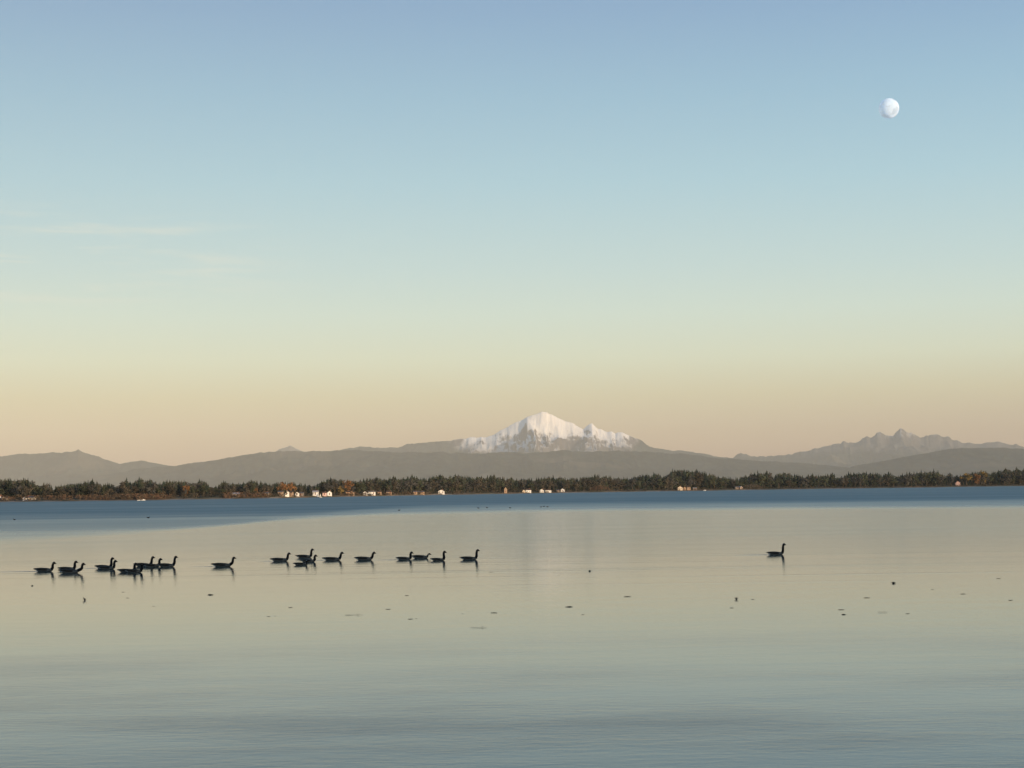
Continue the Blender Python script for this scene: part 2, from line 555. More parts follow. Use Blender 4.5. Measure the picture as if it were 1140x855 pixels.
# ------------------------------------------------------------------ moon
def moon():
    D = 90000.0
    c = at(989.6, 120.7, D)
    rad = 11.0 / F * D * 1.03
    mt = bpy.data.materials.new('moon_rock')
    mt.use_nodes = True
    t = NT(mt.node_tree)
    tcn = t.n('TexCoord').outputs['Generated']
    nz = t.maprange(t.noise(tcn, 2.6, 4.0, 0.55), 0.42, 0.62)
    df = t.n('BsdfDiffuse')
    df.inputs['Roughness'].default_value = 0.5
    t.put(df.inputs[0], t.mix(nz, (0.58, 0.70, 0.84, 1), (0.42, 0.51, 0.62, 1)))
    tr = t.n('BsdfTransparent')
    tr.inputs[0].default_value = (0.47, 0.49, 0.50, 1)
    mx = t.n('AddShader')          # the lit air in front of the moon stays visible over its dark limb
    t.put(mx.inputs[0], tr.outputs[0])
    t.put(mx.inputs[1], df.outputs[0])
    o = t.n('OutputMaterial')
    t.put(o.inputs[0], mx.outputs[0])
    nu, nv = 40, 20
    V = [(0, 0, rad)] + [(rad * math.sin(math.pi * j / nv) * math.cos(2 * math.pi * i / nu), rad * math.sin(math.pi * j / nv) * math.sin(2 * math.pi * i / nu), rad * math.cos(math.pi * j / nv)) for j in range(1, nv) for i in range(nu)] + [(0, 0, -rad)]
    Fc = [(0, 1 + i, 1 + (i + 1) % nu) for i in range(nu)]
    for j in range(nv - 2):
        for i in range(nu):
            a, b = 1 + j * nu + i, 1 + j * nu + (i + 1) % nu
            Fc.append((a, a + nu, b + nu, b))
    e = len(V) - 1
    Fc += [(e, 1 + (nv - 2) * nu + (i + 1) % nu, 1 + (nv - 2) * nu + i) for i in range(nu)]
    tag(link('moon', mesh('moon', V, Fc, [mt], smooth=True), loc=c), 'white gibbous moon in the blue evening sky', 'moon')


moon()

# ------------------------------------------------------------------ trees
M_bark = simple_mat('bark', (0.10, 0.08, 0.06), 1.0, 0.3, 4)
M_con = [simple_mat('conifer_needles', (0.028, 0.040, 0.030), 1.0, 0.45, 5, 0.4, 0.05), simple_mat('conifer_needles_warm', (0.048, 0.052, 0.036), 1.0, 0.45, 5, 0.4, 0.05)]
M_dec = {k: simple_mat('leaves_' + k, c, 1.0, 0.45, 4, 0.3, 0.05) for k, c in
         {'olive': (0.055, 0.063, 0.038), 'brown': (0.070, 0.060, 0.045), 'grey': (0.066, 0.063, 0.057), 'orange': (0.21, 0.105, 0.045), 'yellow': (0.21, 0.145, 0.05)}.items()}


def cone_trunk(r0, r1, h, n=6, bend=0.0):
    V = [(r * math.cos(2 * math.pi * i / n) + bend * z, r * math.sin(2 * math.pi * i / n), z) for r, z in ((r0, -0.03), (r0 * 0.7 + r1 * 0.3, h * 0.4), (r1, h)) for i in range(n)]
    Fc = [(j * n + i, j * n + (i + 1) % n, (j + 1) * n + (i + 1) % n, (j + 1) * n + i) for j in range(2) for i in range(n)]
    return V, Fc


def conifer_geo(seed):
    rd = random.Random(seed)
    V, Fc = [], []
    rad = rd.uniform(0.17, 0.28)
    base = rd.uniform(0.10, 0.24)
    tiers = rd.randint(11, 14)
    for k in range(tiers):
        f = k / (tiers - 1)
        z = base + (0.97 - base) * f ** 0.92
        rr = rad * ((1 - f) ** 0.85 * 0.93 + 0.05) * rd.uniform(0.75, 1.15)
        nb = max(5, int(11 * (1 - f) + 4))
        a0 = rd.uniform(0, 6.28)
        for b in range(nb):
            if rd.random() < 0.13:
                continue
            an = a0 + 2 * math.pi * b / nb + rd.uniform(-0.25, 0.25)
            L = rr * rd.uniform(0.6, 1.25)
            wd = L * rd.uniform(0.30, 0.5) + 0.008
            ca, sa = math.cos(an), math.sin(an)
            dr = rd.uniform(0.02, 0.06) + L * 0.25
            i = len(V)
            V += [(0.0, 0.0, z + 0.045), (ca * L * 0.6 - sa * wd, sa * L * 0.6 + ca * wd, z - dr * 0.4), (ca * L, sa * L, z - dr * rd.uniform(0.6, 1.3)), (ca * L * 0.6 + sa * wd, sa * L * 0.6 - ca * wd, z - dr * 0.5), (ca * L * 0.35, sa * L * 0.35, z - dr * 1.1)]
            Fc += [(i, i + 1, i + 2), (i, i + 2, i + 3), (i + 1, i + 4, i + 2), (i + 4, i + 3, i + 2)]
    i = len(V)
    V += [(0.008, 0, 0.93), (-0.008, 0.006, 0.93), (-0.004, -0.008, 0.93), (0, 0, 1.0)]
    Fc += [(i, i + 1, i + 3), (i + 1, i + 2, i + 3), (i + 2, i, i + 3)]
    return V, Fc


def broadleaf_geo(seed):
    rd = random.Random(seed)
    V, Fc = [], []
    lobes = []
    for k in range(rd.randint(8, 11)):
        a = rd.uniform(0, 6.28)
        z = rd.uniform(0.30, 0.84)
        s = math.sin(math.pi * min(1, max(0, (z - 0.12) / 0.9))) ** 0.7
        r = rd.uniform(0.08, 0.27) * s
        lobes.append((r * math.cos(a), r * math.sin(a), z, rd.uniform(0.10, 0.17)))
    for lx, ly, lz, lr in lobes:
        for q in range(34):
            d = Vector((rd.gauss(0, 1), rd.gauss(0, 1), rd.gauss(0, 0.9))).normalized()
            c = Vector((lx, ly, lz)) + d * lr * rd.uniform(0.55, 1.12)
            nrm = (d + Vector((rd.uniform(-.8, .8), rd.uniform(-.8, .8), rd.uniform(-.4, .9)))).normalized()
            u = nrm.orthogonal().normalized()
            v = nrm.cross(u)
            s = rd.uniform(0.022, 0.048)
            i = len(V)
            V += [tuple(c + u * s), tuple(c + v * s * 0.8), tuple(c - u * s * 1.1), tuple(c - v * s)]
            Fc += [(i, i + 1, i + 2, i + 3)]
    limbs = []
    for lx, ly, lz, lr in lobes[:6]:
        limbs.append(((0, 0, lz * 0.45), (lx, ly, lz)))
    return V, Fc, limbs


def trunk_with_limbs(limbs):
    V, Fc = cone_trunk(0.022, 0.008, 0.62)
    for a, b in limbs:
        a, b = Vector(a), Vector(b)
        d = (b - a).normalized()
        u = d.orthogonal().normalized()
        v = d.cross(u)
        i = len(V)
        for p, r in ((a, 0.010), (b, 0.003)):
            V += [tuple(p + u * r), tuple(p - u * r * .5 + v * r * .87), tuple(p - u * r * .5 - v * r * .87)]
        Fc += [(i + k, i + (k + 1) % 3, i + 3 + (k + 1) % 3, i + 3 + k) for k in range(3)]
    return V, Fc


CON = [conifer_geo(100 + k) for k in range(8)]
CON_TR = cone_trunk(0.016, 0.003, 0.92)
BRD = [broadleaf_geo(300 + k) for k in range(6)]
con_tr_me = mesh('conifer_trunk', *CON_TR, [M_bark])
con_me = {(k, c): mesh('conifer_crown', *CON[k], [M_con[c]]) for k in range(8) for c in range(2)}
brd_tr_me = [mesh('broadleaf_trunk', *trunk_with_limbs(BRD[k][2]), [M_bark]) for k in range(6)]
brd_me = {(k, c): mesh('broadleaf_crown', BRD[k][0], BRD[k][1], [M_dec[c]]) for k in range(6) for c in M_dec}

TOP = [(-15, 534), (0, 533), (10, 531.5), (18, 533), (26, 531.5), (31, 532), (36, 536), (45, 539), (49, 536.5), (60, 540), (68, 538.5), (75, 538), (90, 536), (103, 532.5), (112, 537), (120, 536.5), (131, 540), (141, 531.5), (147, 537),
       (155, 530.5), (160, 533.5), (167, 532.5), (176, 537), (186, 533.3), (205, 534), (215, 537), (222, 532.5), (230, 536), (238, 541), (249, 534.5), (262, 537), (271, 536), (280, 533.5), (290, 534.5), (300, 537), (315, 535), (328, 536), (340, 537.5), (352, 538.5), (358, 535), (368, 530.5),
       (380, 533), (387, 533), (397, 534), (405, 532), (420, 530), (427, 532.5), (438, 529), (446, 532), (459, 527.5), (467, 531), (480, 530), (490, 527.5), (500, 529), (507, 527), (520, 529), (530, 529.5), (550, 527.5), (560, 530), (570, 530.5), (580, 531.5),
       (600, 531), (616, 528.5), (630, 531), (650, 530), (663, 527.5), (680, 529), (700, 530), (716, 527.5), (728, 525.5), (740, 528), (749, 521.5), (755, 522), (762, 521.5), (770, 523), (776, 522), (785, 524.5), (795, 528), (805, 529.5), (820, 530), (830, 528.5), (844, 523),
       (849, 526), (854, 523), (860, 527.5), (873, 525), (885, 527), (895, 528), (905, 526.5), (915, 528), (927, 525.5), (935, 531), (945, 524.5), (955, 525), (965, 524), (975, 525.5), (985, 526.5), (990, 524), (997, 528), (1005, 526.5), (1010, 525), (1018, 524.5), (1026, 522.5), (1034, 525), (1040, 521.5),
       (1045, 523.5), (1051, 528), (1058, 525.5), (1067, 527.5), (1075, 526), (1082, 525), (1090, 523.5), (1098, 524), (1107, 524), (1112, 523), (1120, 520.5), (1126, 523), (1132, 519.5), (1140, 521), (1155, 522)]
TX, TY = [a for a, b in TOP], [b for a, b in TOP]


def top_y(px):
    return float(np.interp(px, TX, TY))


SEG = [(40, 'behind the cottages at the left end'), (140, 'above the rust coloured bank'), (195, 'at the end of the rust coloured bank'),
       (255, 'above the dark gap in the left shore'), (305, 'behind the low house by the dark gap'), (345, 'around the cottages under the rounded orange trees'),
       (380, 'behind the white box house'), (425, 'behind the long white house'), (480, 'behind the low tan terrace'), (535, 'behind the lone bright white house'),
       (575, 'below the left snow slope'), (635, 'behind the white houses below the summit'), (700, 'behind the rust coloured shrub mound'), (742, 'below the right flank of the volcano'),
       (795, 'in the tall clump above the gabled house'), (838, 'in the low stretch right of the tall clump'), (935, 'in the dark wood right of the low stretch'),
       (1000, 'below the left slope of the jagged range'), (1060, 'left of the pale pink house'), (1108, 'around the yellow autumn trees'), (2000, 'at the right end of the shore')]


def seg(px):
    for a, s in SEG:
        if px < a:
            return s


def place_tree(px, topy, back, kind, col, special=None):
    D = shore(px) + back
    zb = land_z(back) - 0.3
    tx, _ = ray(px, horizon(px))
    h = at(px, topy, D).z - zb
    root = empty('conifer' if kind == 'c' else 'broadleaf_tree', (tx * D, D, zb), random.uniform(0, 6.28))
    if kind == 'c':
        k = random.randrange(8)
        wd = random.uniform(0.85, 1.25)
        link('trunk', con_tr_me, root)
        link('crown', con_me[(k, 0 if col == 'dark' else 1)], root)
        lab = 'dark pointed conifer ' if col == 'dark' else 'brownish pointed conifer '
        cat = 'conifer'
    else:
        k = random.randrange(6)
        wd = random.uniform(0.95, 1.35)
        link('trunk', brd_tr_me[k], root)
        link('crown', brd_me[(k, col)], root)
        lab = {'olive': 'round olive broadleaf tree ', 'brown': 'round brown broadleaf tree ', 'grey': 'half bare greyish broadleaf tree ', 'orange': 'orange autumn tree ', 'yellow': 'yellow autumn tree '}[col]
        cat = 'tree'
    root.scale = (h * wd, h * wd, h)
    s = seg(px)
    if special:
        tag(root, special, cat, 'trees along the far shore')
    else:
        tag(root, lab + s, cat, lab.strip() + 's ' + s)
    return root


warm_left = lambda px: np.interp(px, [0, 200, 700, 850, 1140], [0.62, 0.5, 0.5, 0.25, 0.3])
# every treetop that stands out of the skyline
for i, (a, b) in enumerate(TOP):
    lo = (i > 0 and TOP[i - 1][1] < b) and (i + 1 < len(TOP) and TOP[i + 1][1] < b)
    if lo or a < -12 or a > 1152 or 1070 < a < 1098 or 310 < a < 330:
        continue
    place_tree(a, b, random.uniform(45, 85), 'c', 'warm' if random.random() < warm_left(a) * 0.7 else 'dark')
# the rest of the front of the wood
for px in np.arange(-12, 1152, 6.6):
    p = px + random.uniform(-3, 3)
    ty = top_y(p) + abs(random.gauss(0.8, 1.6))
    place_tree(p, min(ty, top_y(p) + 6), random.uniform(50, 120), 'c', 'warm' if random.random() < warm_left(p) else 'dark')
for px in np.arange(-10, 1150, 6.4):
    p = px + random.uniform(-3, 3)
    hgt = (horizon(p) + 2) - top_y(p)
    ty = top_y(p) + hgt * random.uniform(0.05, 0.42)
    cols = ['olive', 'brown', 'grey', 'brown'] if p < 700 else ['olive', 'grey', 'grey', 'brown', 'olive']
    place_tree(p, ty, random.uniform(22, 60), 'b', random.choice(cols))
for px, ty, col, lab in ((207.5, 539.5, 'orange', 'small rusty orange tree in the dark shaded gap of the far shore'), (315, 534, 'orange', 'left of two touching rounded orange trees above the pale cottages'),
                         (324, 534.5, 'orange', 'right of two touching rounded orange trees above the pale cottages'), (386.5, 533.5, 'orange', 'tall orange tree behind the tan house beside the white house pair'),
                         (379, 540, 'yellow', 'low yellowish tree beside the tall orange tree'), (1076, 524.5, 'yellow', 'broad yellow tree beside the pale pink house'),
                         (1088, 526.5, 'orange', 'bright orange tree among the yellow ones near the right end'), (1095, 523, 'yellow', 'tall yellow tree near the right end of the shore'),
                         (285, 541, 'orange', 'low orange tree beside the low tan house')):
    place_tree(px, ty, 26, 'b', col, lab)


# the depth of the wood behind, one mass
def forest_mass(count):
    Vs, Fs, Id, off = [], [], [], 0
    for q in range(count):
        px = random.uniform(-40, 1180)
        back = random.uniform(70, 420)
        D = shore(px) + back
        tx, _ = ray(px, horizon(px))
        zb = land_z(back) - 0.3
        ty = top_y(px) + random.uniform(0.3, 5)
        h = max(4.0, at(px, ty, D).z - zb)
        if random.random() < 0.62:
            g = CON[random.randrange(8)]
            mi = 0 if random.random() > warm_left(px) else 1
        else:
            g = BRD[random.randrange(6)][:2]
            mi = random.choice([2, 3, 4])
        v = np.array(g[0])
        an = random.uniform(0, 6.28)
        ca, sa = math.cos(an), math.sin(an)
        wd = h * random.uniform(0.9, 1.4)
        v2 = np.stack([(v[:, 0] * ca - v[:, 1] * sa) * wd + tx * D, (v[:, 0] * sa + v[:, 1] * ca) * wd + D, v[:, 2] * h + zb], 1)
        Vs.append(v2)
        Fs += [tuple(i + off for i in f) for f in g[1]]
        Id += [mi] * len(g[1])
        off += len(v)
    me = mesh('forest', np.concatenate(Vs), Fs, [M_con[0], M_con[1], M_dec['olive'], M_dec['brown'], M_dec['grey']], Id)
    tag(link('forest', me), 'mixed dark wood filling the land behind the far shore', 'forest', kind='stuff')


forest_mass(2300)


# shore scrub: low tangled brush, one mass per colour
def scrub(name, ranges, mats, label, n, hmin, hmax, b0, b1):
    Vs, Fs, Id = [], [], []
    for q in range(n):
        a, b = ranges[random.randrange(len(ranges))]
        px = random.uniform(a, b)
        back = random.uniform(b0, b1)
        D = shore(px) + back
        tx, _ = ray(px, horizon(px))
        c = Vector((tx * D, D, land_z(back)))
        hh, ww = random.uniform(hmin, hmax), random.uniform(1.5, 3.5)
        mi = random.randrange(len(mats))
        for k in range(26):
            d = Vector((random.gauss(0, 0.5) * ww, random.gauss(0, 0.5) * ww, random.random() ** 0.8 * hh))
            nn = Vector((random.uniform(-1, 1), random.uniform(-1, 1), random.uniform(-.5, 1))).normalized()
            u = nn.orthogonal().normalized()
            v = nn.cross(u)
            s = random.uniform(0.25, 0.6)
            i = len(Vs)
            p = c + d
            Vs += [tuple(p + u * s), tuple(p + v * s), tuple(p - u * s), tuple(p - v * s * .8)]
            Fs.append((i, i + 1, i + 2, i + 3))
            Id.append(mi)
    tag(link(name, mesh(name, Vs, Fs, mats, Id)), label, 'undergrowth', kind='stuff')


M_rust = simple_mat('rust_brush', (0.125, 0.075, 0.048), 1.0, 0.4, 0.3)
M_tan = simple_mat('tan_brush', (0.105, 0.080, 0.055), 1.0, 0.4, 0.3)
M_dkb = simple_mat('dark_brush', (0.035, 0.034, 0.028), 1.0, 0.4, 0.3)
scrub('undergrowth', [(-12, 192), (95, 192), (250, 300)], [M_rust, M_tan, M_rust], 'rust coloured brush along the left part of the far shore', 620, 2.0, 5.0, 6, 34)
scrub('undergrowth', [(190, 1150)], [M_dkb, M_dkb, M_dkb, M_tan], 'dark brush along the foot of the wood', 950, 1.5, 5.0, 8, 45)
scrub('undergrowth', [(365, 480)], [M_rust, M_tan, M_dkb], 'rust coloured brush between the white houses', 140, 1.5, 3.0, 8, 24)


def mound(px0, px1, topy, back, label, mt, name='shrub_mound'):
    """A broad shrub: leaf clumps over a dome."""
    pc = (px0 + px1) / 2
    D = shore(pc) + back
    tx, _ = ray(pc, horizon(pc))
    wd = (px1 - px0) / 2 * D / F
    zb = land_z(back) - 0.3
    h = at(pc, topy, D).z - zb
    Vs, Fs = [], []
    for k in range(900):
        a = random.uniform(0, 6.28)
        r = math.sqrt(random.random())
        zz = math.sqrt(max(0, 1 - r ** 2.6)) * (0.9 + 0.12 * math.sin(a * 3 + r * 5)) * random.uniform(0.6, 1.03)
        p = Vector((r * math.cos(a) * wd, r * math.sin(a) * wd * 0.5, zz * h))
        nn = Vector((random.uniform(-1, 1), random.uniform(-1.4, .4), random.uniform(-.2, 1))).normalized()
        u = nn.orthogonal().normalized()
        v = nn.cross(u)
        s = random.uniform(0.3, 0.7)
        i = len(Vs)
        Vs += [tuple(p + u * s), tuple(p + v * s), tuple(p - u * s), tuple(p - v * s * .8)]
        Fs.append((i, i + 1, i + 2, i + 3))
    tag(link(name, mesh(name, Vs, Fs, [mt]), loc=(tx * D, D, zb)), label, 'shrub')


mound(654, 681, 540.2, 14, 'broad rust coloured shrub mound at the water below the volcano', M_rust)
mound(826, 849, 538.5, 16, 'low dull red brown shrub mound right of the tall clump', M_tan)

# ------------------------------------------------------------------ houses
M_wall = {'white': simple_mat('white_paint', (0.80, 0.78, 0.74), 0.7, 0.05, 2), 'cream': simple_mat('cream_paint', (0.62, 0.52, 0.40), 0.7, 0.06, 2), 'tan': simple_mat('tan_wood', (0.36, 0.25, 0.17), 0.8, 0.1, 2), 'pink': simple_mat('pale_pink_paint', (0.62, 0.44, 0.40), 0.7, 0.06, 2), 'rose': simple_mat('dusty_rose_paint', (0.40, 0.27, 0.25), 0.7, 0.06, 2), 'dim': simple_mat('weathered_wood', (0.26, 0.21, 0.18), 0.8, 0.1, 2)}
M_roof = {'brown': simple_mat('brown_shingle', (0.075, 0.05, 0.04), 0.9, 0.2, 3), 'grey': simple_mat('grey_shingle', (0.12, 0.11, 0.11), 0.9, 0.2, 3), 'light': simple_mat('light_metal_roof', (0.42, 0.38, 0.36), 0.6, 0.1, 3)}
M_trim = simple_mat('trim_paint', (0.75, 0.74, 0.72), 0.6, 0.04, 3)
M_glass = simple_mat('window_glass', (0.02, 0.025, 0.03), 0.12, 0.1, 3, spec=0.5)
M_door = simple_mat('door_paint', (0.18, 0.06, 0.04), 0.6, 0.1, 3)
M_brick = simple_mat('chimney_brick', (0.25, 0.12, 0.08), 0.9, 0.2, 8)


def box(V, Fc, c, s):
    i = len(V)
    V += [(c[0] + sx * s[0] / 2, c[1] + sy * s[1] / 2, c[2] + sz * s[2] / 2) for sz in (-1, 1) for sy in (-1, 1) for sx in (-1, 1)]
    Fc += [tuple(i + k for k in f) for f in ((0, 2, 3, 1), (4, 5, 7, 6), (0, 1, 5, 4), (2, 6, 7, 3), (0, 4, 6, 2), (1, 3, 7, 5))]


def box_me(name, c, s, mt):
    V, Fc = [], []
    box(V, Fc, c, s)
    return mesh(name, V, Fc, [mt])


def house(px0, px1, ytop, ybot, wall, roof, label, gable=False, back=18, chimney=True, storeys=1, yaw=0.0):
    pc = (px0 + px1) / 2
    D = shore(pc) + back
    tx, _ = ray(pc, horizon(pc))
    k = D / F
    zb = at(pc, ybot, D).z
    Wd = max(4.5, (px1 - px0) * k)
    Ht = max(3.2, (ybot - ytop) * k)
    zb = min(zb, land_z(back) + 1.5)
    rh = Ht * (0.36 if not gable else 0.42)
    wh = Ht - rh * (0.75 if not gable else 1.0)
    dp = min(max(7.0, Wd * 0.8), 11.0)
    root = empty('house', (tx * D, D, zb), yaw)
    tag(root, label, 'house', 'houses along the far shore')
    x, y, b = Wd / 2, dp / 2, -3.0
    if gable:      # gable faces the water
        V = [(-x, -y, b), (x, -y, b), (x, -y, wh), (0, -y, wh + rh), (-x, -y, wh), (-x, y, b), (x, y, b), (x, y, wh), (0, y, wh + rh), (-x, y, wh)]
        Fc = [(0, 1, 2, 3, 4), (6, 5, 9, 8, 7), (5, 0, 4, 9), (1, 6, 7, 2), (4, 3, 8, 9), (3, 2, 7, 8)]
        e, th = 0.45, 0.18
        sl = rh / x
        RV, RF = [], []
        for sx in (-1, 1):
            i = len(RV)
            for yy in (-y - e, y + e):
                RV += [(0, yy, wh + rh + 0.03), (sx * (x + e), yy, wh - e * sl + 0.03), (sx * (x + e), yy, wh - e * sl + th + 0.05), (0, yy, wh + rh + th + 0.05)]
            q = [(0, 1, 2, 3), (7, 6, 5, 4), (1, 5, 6, 2), (3, 2, 6, 7), (0, 4, 5, 1)]
            RF += [tuple(i + v for v in f) for f in q]
    else:          # ridge runs along the shore
        V = [(-x, -y, b), (-x, y, b), (-x, y, wh), (-x, 0, wh + rh), (-x, -y, wh), (x, -y, b), (x, y, b), (x, y, wh), (x, 0, wh + rh), (x, -y, wh)]
        Fc = [(1, 0, 4, 3, 2), (5, 6, 7, 8, 9), (0, 5, 9, 4), (6, 1, 2, 7), (4, 9, 8, 3), (3, 8, 7, 2)]
        e, th = 0.45, 0.18
        sl = rh / y
        RV, RF = [], []
        for sy in (-1, 1):
            i = len(RV)
            for xx in (-x - e, x + e):
                RV += [(xx, 0, wh + rh + 0.03), (xx, sy * (y + e), wh - e * sl + 0.03), (xx, sy * (y + e), wh - e * sl + th + 0.05), (xx, 0, wh + rh + th + 0.05)]
            q = [(0, 1, 2, 3), (7, 6, 5, 4), (1, 5, 6, 2), (3, 2, 6, 7), (0, 4, 5, 1)]
            RF += [tuple(i + v for v in f) for f in q]
    link('wall', mesh('house_wall', V, Fc, [M_wall[wall]]), root)
    rf = link('roof', mesh('house_roof', RV, RF, [M_roof[roof]]), root)
    if chimney:
        link('chimney', box_me('chimney', (x * 0.45, y * 0.25, wh + rh * 0.9), (0.8, 0.8, rh * 0.9 + 0.8), M_brick), rf)
    nwin = max(1, int(Wd // 3.2))
    for s in range(storeys):
        zc = wh / storeys * (s + 0.5)
        for q in range(nwin):
            xc = -x + Wd * (q + 0.5) / nwin
            if s == 0 and q == nwin // 2:
                d = link('door', box_me('door', (xc, -y - 0.03, 1.0), (0.95, 0.1, 2.0), M_door), root)
                link('handle', box_me('door_handle', (xc + 0.36, -y - 0.1, 1.0), (0.06, 0.06, 0.16), M_trim), d)
                continue
            ww, hw = min(1.4, Wd / nwin * 0.5), min(1.2, wh / storeys * 0.48)
            wn = link('window', box_me('window_pane', (xc, -y - 0.01, zc), (ww, 0.06, hw), M_glass), root)
            V2, F2 = [], []
            for sx in (-1, 1):
                box(V2, F2, (xc + sx * (ww / 2 + 0.05), -y - 0.03, zc), (0.1, 0.12, hw + 0.2))
                box(V2, F2, (xc, -y - 0.032, zc + sx * (hw / 2 + 0.05)), (ww, 0.11, 0.1))
            link('frame', mesh('window_frame', V2, F2, [M_trim]), wn)
    return root


HOUSES = [
    (-3, 2.4, 551.8, 556.6, 'white', 'brown', 'white cottage cut by the left edge of the picture', True, {}),
    (4, 7, 553.2, 556.8, 'cream', 'brown', 'tiny cream hut beside the white cottage at the left edge', True, {}),
    (27, 32.5, 552.8, 556.8, 'white', 'brown', 'bright white gabled house above the rust coloured bank', True, {}),
    (33, 38, 553.6, 556.8, 'cream', 'grey', 'cream annexe beside the bright white gabled house', False, {}),
    (259, 266.5, 549.8, 552.8, 'cream', 'light', 'long low cream house by the dark shaded gap', False, {}),
    (269.5, 273, 550, 553, 'dim', 'brown', 'small dull shed right of the long low cream house', True, {}),
    (293.5, 299, 549.6, 552, 'cream', 'grey', 'low cream house above the pale strip of beach', False, {}),
    (310.5, 314.5, 546.8, 549.6, 'tan', 'grey', 'low tan cottage under the rounded orange trees', False, {'back': 30}),
    (315.5, 321.5, 546.2, 551, 'white', 'light', 'tall pale house with a light roof under the orange trees', True, {'back': 24, 'storeys': 2}),
    (321.8, 325, 548.6, 551, 'tan', 'brown', 'small annexe at the foot of the tall pale house', False, {}),
    (329, 332.5, 548.6, 551.2, 'white', 'brown', 'small white cottage between the orange trees and the box house', True, {}),
    (333.5, 337.5, 549.6, 551.6, 'dim', 'grey', 'dull low cottage right of the small white cottage', False, {}),
    (348.5, 354.3, 546.8, 551, 'white', 'light', 'bright white box house beside a small sailboat', False, {'storeys': 2}),
    (358.5, 363.6, 548, 551, 'pink', 'brown', 'pinkish house right of the small sailboat', False, {}),
    (364, 369, 546.6, 551, 'white', 'brown', 'bright white gabled house right of the pinkish house', True, {'storeys': 2}),
    (385, 389.5, 547.8, 550, 'tan', 'brown', 'wider low tan house in front of the tall orange tree', False, {}),
    (390, 394, 546.6, 549.8, 'tan', 'brown', 'tan gabled house right of the wider tan house', True, {}),
    (405.5, 408.3, 547, 550, 'white', 'brown', 'narrow white cottage left of the long white house', True, {}),
    (409.8, 417.8, 546.8, 550, 'white', 'grey', 'long white house with a grey roof', False, {}),
    (420, 424.5, 547.5, 549.8, 'tan', 'brown', 'tan cottage right of the long white house', False, {}),
    (430, 436, 547.8, 549.8, 'tan', 'brown', 'low tan bungalow among the rust coloured brush', False, {}),
    (460, 464.5, 547.4, 549.6, 'tan', 'grey', 'shorter left half of the low tan terrace', False, {}),
    (465, 472, 547.7, 549.7, 'tan', 'grey', 'longer tan half of the low terrace', False, {}),
    (487.8, 494.8, 545.2, 549.2, 'white', 'brown', 'lone bright white house below the left flank of the volcano', True, {'storeys': 2}),
    (561, 564, 542.2, 547.8, 'tan', 'brown', 'narrow tall tan house below the left snow slope', True, {'storeys': 2}),
    (581.5, 584.5, 545.2, 548.3, 'cream', 'brown', 'narrow cream cottage leaning on the white house', True, {}),
    (585, 591, 544.6, 548.3, 'white', 'brown', 'white house straight below the volcano summit', False, {}),
    (601, 605.5, 544.4, 547.8, 'white', 'brown', 'white gabled house left of the long one below the summit', True, {}),
    (605.9, 613, 545.1, 547.8, 'white', 'brown', 'longest white house below the volcano summit', False, {}),
    (624.5, 628.5, 543.8, 547.1, 'white', 'grey', 'small white gabled house right of the longest one', True, {}),
    (619.5, 622, 545.4, 547.3, 'dim', 'grey', 'dull hut left of the small white gabled house', False, {}),
    (754, 759.5, 541, 544.3, 'cream', 'brown', 'pale cream gabled house at the foot of the tall clump', True, {}),
    (760.5, 763.3, 541.6, 544.3, 'tan', 'brown', 'narrow tan cottage in the tall clump', True, {}),
    (764.6, 768.6, 541.3, 544.3, 'tan', 'brown', 'tan cottage with a long roof in the tall clump', False, {}),
    (771.5, 775.5, 543, 545, 'dim', 'light', 'low grey boathouse right of the tan cottages', False, {}),
    (818, 822, 540.9, 543, 'dim', 'grey', 'left of two dull cottages in the low stretch', False, {}),
    (822.8, 826.2, 540.6, 543, 'dim', 'light', 'right of two dull cottages in the low stretch', True, {}),
    (1063.5, 1068.5, 533.2, 537.4, 'rose', 'brown', 'pale pink house among the yellow trees near the right end', True, {'back': 40, 'storeys': 2}),
]
for a, b, c, d, wl, rf, lab, gb, kw in HOUSES:
    house(a, b, c, d, wl, rf, lab, gable=gb, yaw=random.uniform(-0.15, 0.3), **{'chimney': (b - a) > 4, **kw})

# ------------------------------------------------------------------ boats by the far shore
M_hull = simple_mat('white_hull', (0.78, 0.76, 0.73), 0.4, 0.04, 2)
M_sail = simple_mat('sail_cloth', (0.75, 0.70, 0.64), 0.9, 0.05, 2)
M_deck = simple_mat('boat_deck', (0.40, 0.30, 0.2), 0.8, 0.1, 3)


def hull_geo(L, B, Hh):
    V, Fc = [], []
    n = 9
    for i in range(n):
        f = i / (n - 1)
        w_ = B / 2 * (math.sin(math.pi * min(1, 0.30 + 0.70 * f * 1.0)) ** 0.6 if f < 0.999 else 0.02)
        x = -L / 2 + L * f
        sh = Hh * (1 + 0.25 * f * f)
        V += [(x, -w_, sh), (x, -w_ * 0.8, sh * 0.3), (x, 0, -0.35 * Hh * (1 - f ** 3)), (x, w_ * 0.8, sh * 0.3), (x, w_, sh)]
    for i in range(n - 1):
        for k in range(4):
            Fc.append((i * 5 + k, (i + 1) * 5 + k, (i + 1) * 5 + k + 1, i * 5 + k + 1))
        Fc.append((i * 5 + 4, (i + 1) * 5 + 4, (i + 1) * 5, i * 5))
    Fc.append((0, 1, 2, 3, 4))
    return V, Fc


